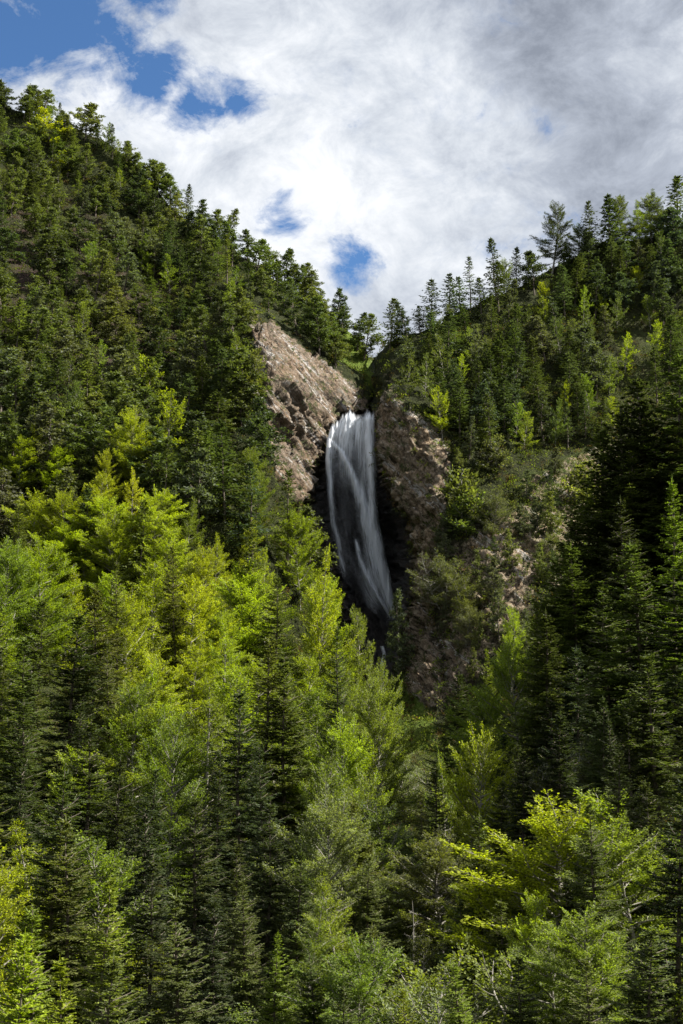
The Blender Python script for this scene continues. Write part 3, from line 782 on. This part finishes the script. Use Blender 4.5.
scatter(46, reg_low, k_low, (6, 12), 14, 'rocks')

# trees that fill the two flanks behind the front ones
ENV = np.array([(-60,440),(150,440),(270,480),(300,530),(360,600),(400,700),(430,750),(460,690),(510,620),(590,490),(640,390),(740,360)], float)
nfill = 0; fpl = [(t['o'].location.x, t['o'].location.y) for t in TREES if t['zone'] == 'fg']
for _ in range(5000):
    if nfill >= 120: break
    Yd = 85 + 185 * random.random(); px = random.uniform(-25, 710); x = (px - CW / 2) / F * Yd
    if min((x - a) ** 2 + (Yd - b) ** 2 for a, b in fpl) < 3.6 ** 2: continue
    z = zdown(x, Yd); h = random.uniform(11, 19)
    if 370 < px < 450 and Yd > 150: continue
    tx, ty = pix((x, Yd, z + h))
    if ty < np.interp(px, ENV[:, 0], ENV[:, 1]) + 25 or pix((x, Yd, z))[1] > 1120: continue
    if ty > 960: continue
    fpl.append((x, Yd)); nfill += 1
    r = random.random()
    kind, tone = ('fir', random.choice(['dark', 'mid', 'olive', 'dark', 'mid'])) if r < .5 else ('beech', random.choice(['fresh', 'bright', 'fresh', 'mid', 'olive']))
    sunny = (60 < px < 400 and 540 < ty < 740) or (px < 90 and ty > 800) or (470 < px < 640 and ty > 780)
    if sunny and random.random() < .5: kind, tone = 'beech', random.choice(['bright', 'bright', 'fresh'])  # sunlight put into the leaf colour: brighter beeches in the lit areas
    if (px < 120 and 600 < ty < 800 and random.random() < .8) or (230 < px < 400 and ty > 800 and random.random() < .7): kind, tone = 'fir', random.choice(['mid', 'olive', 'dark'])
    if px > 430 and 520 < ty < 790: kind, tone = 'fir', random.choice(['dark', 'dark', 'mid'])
    if 110 < px < 240 and ty > 760: kind, tone = 'fir', 'dark'  # cloud shadow put into the leaf colour: only dark firs here
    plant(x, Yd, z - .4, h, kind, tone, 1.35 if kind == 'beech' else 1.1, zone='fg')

# ---------------------------------------------------------------- undergrowth (uncountable)
def cover(name, pts, nrm_, size, leaf, nleaf, hues, label, seed):
    rg = np.random.default_rng(seed)
    n = len(pts)
    sz = size * rg.uniform(.5, 1.3, n)
    i = np.repeat(np.arange(n), nleaf)
    d = unit(rg.normal(0, 1, (len(i), 3)) * [1, 1, .7] + nrm_[i] * .6)
    P = pts[i] + d * (sz[i] * rg.uniform(.3, 1, len(i)))[:, None]
    dd = unit(d + rg.normal(0, .5, d.shape)); sd = unit(np.cross(dd, rg.normal(0, 1, d.shape)))
    L = Leaves(); L.add(P, dd, sd, leaf * rg.uniform(.6, 1.3, len(i)), leaf * .55, rg.random(len(i)))
    hv = hues[rg.integers(0, len(hues), n)] * rg.uniform(.7, 1.2, n)[:, None]
    o = link(name, L.mesh(name, M_COVER, hv[i])); o["kind"] = "stuff"; o["label"] = label
    return o
rg = np.random.default_rng(99)
Gm = G[:NV - 1].reshape(-1, 3); 
inview = (pxf > -130) & (pxf < 810)
prob = (1 - np.clip(rockw, 0, 1)) ** 1.5 * (1 - .15 * sstep(-10, 10, poly_sd(wx, wy, P_BROWN))) + .03 + .5*grassw
prob = np.maximum(prob, .9 * sstep(-14, 0, sd_but) * (1 - sstep(0, 9, sd_but)) + .5 * sstep(-14, 0, sd_but) * (1 - sstep(385, 420, pyf)) + .5 * sstep(-5, 0, sd_slab) * (1 - sstep(0, 3, sd_slab)))
prob *= np.where((pxf > 240) & (pxf < 460), .22, 1.0) * np.where((pxf > 460), .7, 1.0)
prob *= fbm(pos, 9, 3) ** 2 * 3
prob[~inview] = 0; prob[wetw > .3] = 0; prob[pyf > 760] = 0
prob = prob[:len(pos)]
sel = rg.choice(len(pos), 27000, p=prob / prob.sum())
pts = pos[sel] + rg.normal(0, .6, (27000, 3)) * [1, .3, .2]
hues = np.array([TONE['dark'], TONE['mid'], TONE['mid'], TONE['olive'], TONE['grey'], TONE['fresh'], (.09, .06, .03)])
cover("mountain_undergrowth", pts, nrm[sel], 1.2, .5, 20, hues, "low shrubs and scrub covering the steep mountainsides between the trees", 5)
# floor of the ravine
n = 17000
yy = 40 + 225 * rg.random(n) ** .8; xx = (rg.random(n) - .5) * .68 * yy + rg.normal(0, 2, n)
zz = ground_z(xx, yy)
hn = np.tile([0, 0, 1.0], (n, 1))
cover("ravine_undergrowth", np.stack([xx, yy, zz], -1), hn, .95, .26, 34, hues, "low leafy undergrowth covering the ravine floor between the trunks", 6)

# ---------------------------------------------------------------- waterfall
def water_mat():
    m, nt, N, Lk = new_mat("falling_water")
    uv = N.new('ShaderNodeUVMap')
    sp = N.new('ShaderNodeSeparateXYZ'); Lk.new(uv.outputs[0], sp.inputs[0])
    U, V = sp.outputs[0], sp.outputs[1]
    cb = N.new('ShaderNodeCombineXYZ'); Lk.new(mth(nt, 'MULTIPLY', U, 1.0), cb.inputs[0]); Lk.new(mth(nt, 'MULTIPLY', V, .055), cb.inputs[1])
    n1 = noise_(nt, cb.outputs[0], 2.2, 6, .75, .3)
    cb2 = N.new('ShaderNodeCombineXYZ'); Lk.new(U, cb2.inputs[0]); Lk.new(mth(nt, 'MULTIPLY', V, .3), cb2.inputs[1])
    n2 = noise_(nt, cb2.outputs[0], .5, 4, .6)
    dens = attr(nt, "dens").outputs['Fac']
    a = mth(nt, 'ADD', mth(nt, 'MULTIPLY_ADD', n1, 4.2, -2.1), mth(nt, 'MULTIPLY_ADD', n2, 1.0, -.5))
    a = mth(nt, 'MULTIPLY', mth(nt, 'ADD', a, .85), dens)
    a = mth(nt, 'MULTIPLY_ADD', a, 1.9, mth(nt, 'MULTIPLY_ADD', mth(nt, 'POWER', dens, 3.0), .3, -.04), clamp=True)
    df = nd(nt, 'ShaderNodeBsdfDiffuse'); df.inputs['Color'].default_value = (.90, .94, 1.0, 1)
    tl = nd(nt, 'ShaderNodeBsdfTranslucent'); tl.inputs['Color'].default_value = (.90, .94, 1.0, 1)
    mx = N.new('ShaderNodeMixShader'); mx.inputs[0].default_value = .4; Lk.new(df.outputs[0], mx.inputs[1]); Lk.new(tl.outputs[0], mx.inputs[2])
    tp = N.new('ShaderNodeBsdfTransparent')
    m2 = N.new('ShaderNodeMixShader'); Lk.new(a, m2.inputs[0]); Lk.new(tp.outputs[0], m2.inputs[1]); Lk.new(mx.outputs[0], m2.inputs[2])
    o = N.new('ShaderNodeOutputMaterial'); Lk.new(m2.outputs[0], o.inputs[0]); return m
M_WATER = water_mat()
WL = np.array([(408,343),(413,338),(420,332),(440,326),(460,324),(490,325),(520,328),(550,332),(575,339),(595,352),(612,372),(626,385)], float)
WR = np.array([(408,374),(413,376),(440,378),(480,379),(520,382),(560,389),(595,395),(612,397),(626,397)], float)
def sig(py, pts):
    p = np.array(pts, float); return np.interp(py, p[:, 0], p[:, 1])
STR = [([(411,345),(425,336),(440,330),(460,328),(490,330),(520,333),(550,339),(578,345)], [(411,5),(440,4),(500,2.4),(578,2.2)], [(411,.9),(440,.9),(470,.7),(560,.45),(580,0)]),
 ([(440,332),(452,342),(470,350),(486,356),(505,364),(530,370),(560,378),(590,387),(620,393)], [(440,2.0),(470,2.8),(505,4.6),(540,6.2),(580,6.0),(620,4.5)], [(438,0),(448,.9),(490,.85),(540,1),(626,.75)]),
 ([(411,369),(440,370),(480,371),(520,374),(560,380),(600,388),(622,393)], [(411,4),(440,4.2),(500,3.4),(620,3)], [(411,1),(440,.9),(480,.75),(560,.6),(622,.5)]),
 ([(411,350),(440,345),(500,344)], [(411,9),(440,11),(500,12)], [(411,.9),(430,.75),(455,.35),(490,.1)]),
 ([(411,360),(440,361),(500,364),(560,372)], [(411,4),(500,5),(560,6)], [(411,.6),(450,.3),(500,.25),(560,.3)]),
 ([(540,355),(560,360),(575,366),(595,377),(615,388)], [(540,1.4),(575,2.4),(615,2)], [(538,0),(548,.9),(600,.9),(615,.5)]),
 ([(560,360),(600,376),(626,390)], [(560,12),(600,12),(626,8)], [(540,.05),(575,.15),(626,.25)])]
WV, WQ, WD, WU = [], [], [], []; wn = 0
def sheet(dy, k, sd):
    global wn
    n, m = 230, 70
    py = np.linspace(408, 626, n)[:, None] + np.zeros((1, m)); u = np.linspace(0, 1, m)[None] + np.zeros((n, 1))
    L, R = sig(py, WL), sig(py, WR)
    px = L + (R - L) * u
    lip = 410.5 + 11 * (1 - sstep(334, 350, px)) + 3 * np.exp(-((px - 359) / 4) ** 2) + (fbm(np.stack([px.ravel() + sd, py.ravel() * 0, py.ravel() * 0], -1), 2.2, 3).reshape(px.shape) - .5) * 9
    d = np.zeros_like(px)
    jit = (fbm(np.stack([px.ravel() * 0 + sd, py.ravel(), px.ravel() * 0], -1), 18, 3).reshape(px.shape) - .5) * 3
    for c, w_, a in STR:
        g = sig(py, a) * np.exp(-((px + jit - sig(py, c)) / (1.0 * sig(py, w_))) ** 2)
        d = 1 - (1 - d) * (1 - np.clip(g, 0, 1))
    d = d ** 1.25
    d *= sstep(-1, 9, py - lip) * sstep(0, .05, u) * sstep(0, .05, 1 - u) * (1 - sstep(585, 624, py) * .85)
    Yb = 378.5 - 2.5 * sstep(411, 470, py) - 2.2 * d + 4 * (1 - sstep(404, 420, py)) + dy
    rip = fbm(np.stack([px.ravel() * 1.0, py.ravel() * .08, px.ravel() * 0 + sd], -1), 2.2, 3).reshape(px.shape) - .5
    X = at(px.ravel(), py.ravel(), (Yb + rip * 1.6).ravel())
    WV.append(X); WQ.append(grid_quads(n, m) + wn); wn += n * m
    WD.append((d * k).ravel()); WU.append(np.stack([(u * 13 + sd).ravel(), ((626 - py) * .27 + 3 * sd).ravel()], -1))
sheet(0, 1.0, 0); sheet(1.6, .6, 7.3)
n, m = 40, 9      # the stream below the fall
py = np.linspace(646, 682, n)[:, None] + np.zeros((1, m)); u = np.linspace(-1, 1, m)[None] + np.zeros((n, 1))
X = at((383 + 2.2 * u + np.sin(py * .3)).ravel(), py.ravel(), (351 - 1.2 * (1 - u * u)).ravel())
WV.append(X); WQ.append(grid_quads(n, m) + wn); wn += n * m
WD.append(((1 - u * u) * .9).ravel()); WU.append(np.stack([u.ravel(), (py * .25).ravel()], -1))
wme = fast_mesh("waterfall", np.concatenate(WV), np.concatenate(WQ), attrs={"dens": np.concatenate(WD)}, smooth=True, mat=M_WATER, uv=np.concatenate(WU))
wo = link("waterfall", wme); wo["kind"] = "structure"; wo["label"] = "tall white waterfall plunging down the dark gorge between the cliffs"

# ---------------------------------------------------------------- labels
ORD = ['', 'second', 'third', 'fourth', 'fifth', 'sixth', 'seventh', 'eighth', 'ninth', 'tenth', 'eleventh', 'twelfth', 'thirteenth', 'fourteenth', 'fifteenth', 'sixteenth', 'seventeenth', 'eighteenth', 'nineteenth', 'twentieth']
TW = {'dark': 'dark green', 'blue': 'bluish green', 'mid': 'mid-green', 'olive': 'olive green', 'grey': 'grey-green', 'fresh': 'fresh green', 'bright': 'lime green', 'yellow': 'yellow', 'gold': 'golden', 'pale': 'pale green', 'brown': 'bare brown'}
def where(t):
    px, py, z = t['px'], t['py'], t['zone']
    if z == 'skyr': return 'against the sky on the right ridge'
    if z == 'skyl': return 'on the left skyline, ' + ('by the photo edge' if px < 90 else 'above brown ground' if px < 180 else 'above the cliff' if px < 290 else 'near the notch')
    if z == 'left':
        d = t['bpy'] - float(skyl(px))
        row = 'just under the left skyline' if d < 55 else 'high on the left mountain' if d < 120 else 'halfway up the left mountain' if d < 200 else 'low on the left mountain' if d < 280 else 'at the left mountain foot'
        return row + (', photo edge' if px < 70 else ', left of centre' if px < 140 else ', beside the cliff' if px < 245 else ', above the cliff')
    if z == 'right':
        d = t['bpy'] - float(skyl(px))
        row = 'just under the right skyline' if d < 60 else 'midway up the right mountain' if d < 110 else 'low on the right mountain'
        return row + (', nearest the gorge' if px < 450 else ', above stony ground' if px < 530 else ', above dark firs' if px < 610 else ', photo edge')
    if z == 'rocks': return 'on the stony slope right of the waterfall'
    if 385 < px < 410 and py < 700: return 'at the very foot of the waterfall'
    if px < 415:
        row = 'atop the left flank' if py < 530 else 'in the sunny left belt' if py < 635 else 'midway on the left flank' if py < 735 else 'low on the left flank' if py < 850 else 'near the bottom left'
        return row + (', photo edge' if px < 80 else ', further in' if px < 180 else ', under the cliff' if px < 300 else ', near the ravine')
    row = 'atop the right flank' if py < 560 else 'midway on the right flank' if py < 720 else 'low on the right flank' if py < 850 else 'near the bottom right'
    return row + (', near the ravine' if px < 500 else ', further in' if px < 600 else ', photo edge')
ZG = {'skyr': 'trees on the right skyline', 'skyl': 'trees on the left skyline', 'left': 'trees on the left mountainside', 'right': 'trees on the right mountainside', 'rocks': 'trees on the stony slope', 'fg': 'trees in the ravine'}
# leave out trees that stand wholly behind nearer ones
mask = np.zeros((CH, CW), bool); keep = []
yy_, xx_ = np.mgrid[0:CH, 0:CW]
for t in sorted(TREES, key=lambda t: t['Y']):
    hw = t['o'].scale[0] * {'fir': 3.6, 'pine': 3.4, 'beech': 4.6, 'shrub': 2.4, 'dead': 1.5}[t['kind']] * F / t['Y']
    x0, x1 = int(max(0, t['px'] - hw)), int(min(CW, t['px'] + hw) + 1); y0, y1 = int(max(0, t['py'])), int(min(CH, t['bpy']))
    if x1 - x0 < 3 or y1 - y0 < 3: keep.append(t); continue
    X_, Y_ = xx_[y0:y1, x0:x1], yy_[y0:y1, x0:x1]
    v_ = np.clip((Y_ - t['py']) / (t['bpy'] - t['py']), 0, 1)
    half = hw * (v_ * .9 + .08 if t['kind'] in ('fir',) else np.sin(np.pi * np.clip(v_ * .8 + .12, 0, 1)))
    shp = np.abs(X_ - t['px']) < half
    vis = (shp & ~mask[y0:y1, x0:x1]).sum() / max(1, shp.sum())
    if vis < .13 and vis * shp.sum() < 260:
        for c in list(t['o'].children): bpy.data.objects.remove(c)
        bpy.data.objects.remove(t['o']); continue
    keep.append(t)
    mask[y0:y1, x0:x1] |= np.abs(X_ - t['px']) < half * .7
TREES = keep
bylab = {}
for t in TREES:
    size = {'fir': (9, 17), 'pine': (9, 14), 'beech': (9, 14), 'shrub': (3.5, 6), 'dead': (5, 9)}[t['kind']]
    sz = 'small' if t['h'] < size[0] else 'tall' if t['h'] > size[1] else 'mid-sized'
    noun = {'dead': 'leafless tree'}.get(t['kind'], t['kind'])
    lab = f"{sz} {TW[t['tone']]} {noun} {where(t)}"
    bylab.setdefault(lab, []).append(t)
    t['o']["group"] = {'fir': 'fir ', 'beech': 'beech ', 'pine': 'pine ', 'shrub': 'shrubs among the ', 'dead': 'leafless '}[t['kind']] + ZG[t['zone']]
for lab, ts in bylab.items():
    ts.sort(key=lambda t: t['px'])
    for i, t in enumerate(ts):
        if len(ts) == 1: t['o']["label"] = lab
        elif i == len(ts) - 1: t['o']["label"] = 'rightmost ' + lab
        else: t['o']["label"] = (ORD[i] + ' from left, ' if i else 'leftmost ') + lab
print("trees", len(TREES), "longest label", max(len(t['o']['label'].split()) for t in TREES), "max same", max(len(v) for v in bylab.values()))

# ---------------------------------------------------------------- sky and sun
SUN_EL, SUN_AZ = math.radians(46), math.radians(87)   # azimuth from the view direction towards the right
sd_ = bpy.data.lights.new("sun", 'SUN'); so = bpy.data.objects.new("sun", sd_); COL.objects.link(so)
sd_.energy = 5.0; sd_.angle = math.radians(.5); sd_.color = (1, .95, .86)
sv = Vector((math.sin(SUN_AZ) * math.cos(SUN_EL), math.cos(SUN_AZ) * math.cos(SUN_EL), math.sin(SUN_EL)))
so.rotation_euler = sv.to_track_quat('Z', 'Y').to_euler(); so.location = (100, 0, 300)

w = bpy.data.worlds.new("World"); scene.world = w; w.use_nodes = True
nt = w.node_tree; nt.nodes.clear(); Lk = nt.links
tc = nt.nodes.new('ShaderNodeTexCoord'); D = tc.outputs['Generated']
sk = nt.nodes.new('ShaderNodeTexSky'); sk.sky_type = 'NISHITA'; sk.sun_disc = False; sk.sun_elevation = SUN_EL; sk.sun_rotation = SUN_AZ; sk.altitude = 1200; sk.ozone_density = 5.0; sk.dust_density = .2; sk.air_density = 1.0
# cloud deck: project the direction on a layer overhead
sx = nt.nodes.new('ShaderNodeSeparateXYZ'); Lk.new(D, sx.inputs[0])
zz_ = mth(nt, 'ADD', mth(nt, 'MAXIMUM', sx.outputs[2], 0.0), .12)
cb = nt.nodes.new('ShaderNodeCombineXYZ')
Lk.new(mth(nt, 'DIVIDE', sx.outputs[0], zz_), cb.inputs[0]); Lk.new(mth(nt, 'DIVIDE', sx.outputs[1], zz_), cb.inputs[1])
Lk.new(mth(nt, 'MULTIPLY', sx.outputs[2], 3.0), cb.inputs[2])
vs_ = nt.nodes.new('ShaderNodeMapping'); Lk.new(D, vs_.inputs[0]); vs_.inputs['Scale'].default_value = (1, 1, 1.35); vs_.inputs['Rotation'].default_value = (0, .5, 0)
CV = vs_.outputs[0]
nA = noise_(nt, CV, 7, 9, .62, .25)
nB = noise_(nt, CV, 22.0, 9, .66, .3)
def patch(px, py, r):
    d = unit(at(px, py, 100.0)[None])[0]
    vd = nt.nodes.new('ShaderNodeVectorMath'); vd.operation = 'DISTANCE'
    Lk.new(D, vd.inputs[0]); vd.inputs[1].default_value = tuple(d)
    mr = nt.nodes.new('ShaderNodeMapRange'); mr.interpolation_type = 'SMOOTHSTEP'
    Lk.new(vd.outputs['Value'], mr.inputs[0]); mr.inputs[1].default_value = 0; mr.inputs[2].default_value = r / F
    mr.inputs[3].default_value = 1; mr.inputs[4].default_value = 0
    return mr.outputs[0]
gap = None
for (px, py, r, k) in [(60,15,110,.62),(10,45,90,.5),(150,75,75,.42),(195,105,60,.42),(240,98,45,.38),(285,218,56,.40),(350,265,50,.385),(110,25,80,.5),(130,-20,90,.5)]:
    g = mth(nt, 'MULTIPLY', patch(px, py, r), k)
    gap = g if gap is None else mth(nt, 'MAXIMUM', gap, g)
c0 = mth(nt, 'ADD', mth(nt, 'MULTIPLY', nA, .45), mth(nt, 'MULTIPLY', nB, .55))
dens = mth(nt, 'SUBTRACT', mth(nt, 'ADD', mth(nt, 'MULTIPLY_ADD', c0, 2.0, -.5), .24), gap)
cov = ramp(nt, dens, [(.34, 0.0), (.46, .45), (.58, .92), (.68, 1.0)])
# cloud tone: bright rims, greyer bellies
nC = noise_(nt, CV, 6.0, 6, .55, .2); nD = noise_(nt, CV, 18.0, 10, .68, .35)
tone = mth(nt, 'ADD', mth(nt, 'MULTIPLY', nC, .5), mth(nt, 'MULTIPLY', nD, .5))
bright = mth(nt, 'MULTIPLY', patch(370, 170, 260), .13)
dull = mth(nt, 'MULTIPLY', patch(620, 60, 380), .09)
tone = mth(nt, 'SUBTRACT', mth(nt, 'ADD', tone, bright), dull)
cc = ramp(nt, tone, [(.30, (.25, .28, .34)), (.42, (.42, .46, .535)), (.52, (.62, .66, .72)), (.63, (.86, .88, .91))])
bg1 = nt.nodes.new('ShaderNodeBackground'); hs = nt.nodes.new('ShaderNodeHueSaturation'); hs.inputs['Saturation'].default_value = 1.1; Lk.new(sk.outputs[0], hs.inputs['Color']); Lk.new(hs.outputs[0], bg1.inputs[0]); bg1.inputs[1].default_value = .058
bg2 = nt.nodes.new('ShaderNodeBackground'); Lk.new(cc, bg2.inputs[0]); bg2.inputs[1].default_value = .45
mx = nt.nodes.new('ShaderNodeMixShader'); Lk.new(cov, mx.inputs[0]); Lk.new(bg1.outputs[0], mx.inputs[1]); Lk.new(bg2.outputs[0], mx.inputs[2])
wo_ = nt.nodes.new('ShaderNodeOutputWorld'); Lk.new(mx.outputs[0], wo_.inputs[0])

# ---------------------------------------------------------------- render settings
scene.render.engine = 'CYCLES'
scene.cycles.use_denoising = True
scene.cycles.max_bounces = 8; scene.cycles.diffuse_bounces = 5; scene.cycles.transparent_max_bounces = 48
scene.cycles.transmission_bounces = 3; scene.cycles.caustics_reflective = False; scene.cycles.caustics_refractive = False
vs = scene.view_settings; vs.view_transform = 'Standard'; vs.look = 'None'; vs.exposure = 1.4; vs.gamma = 1; vs.use_curve_mapping = False
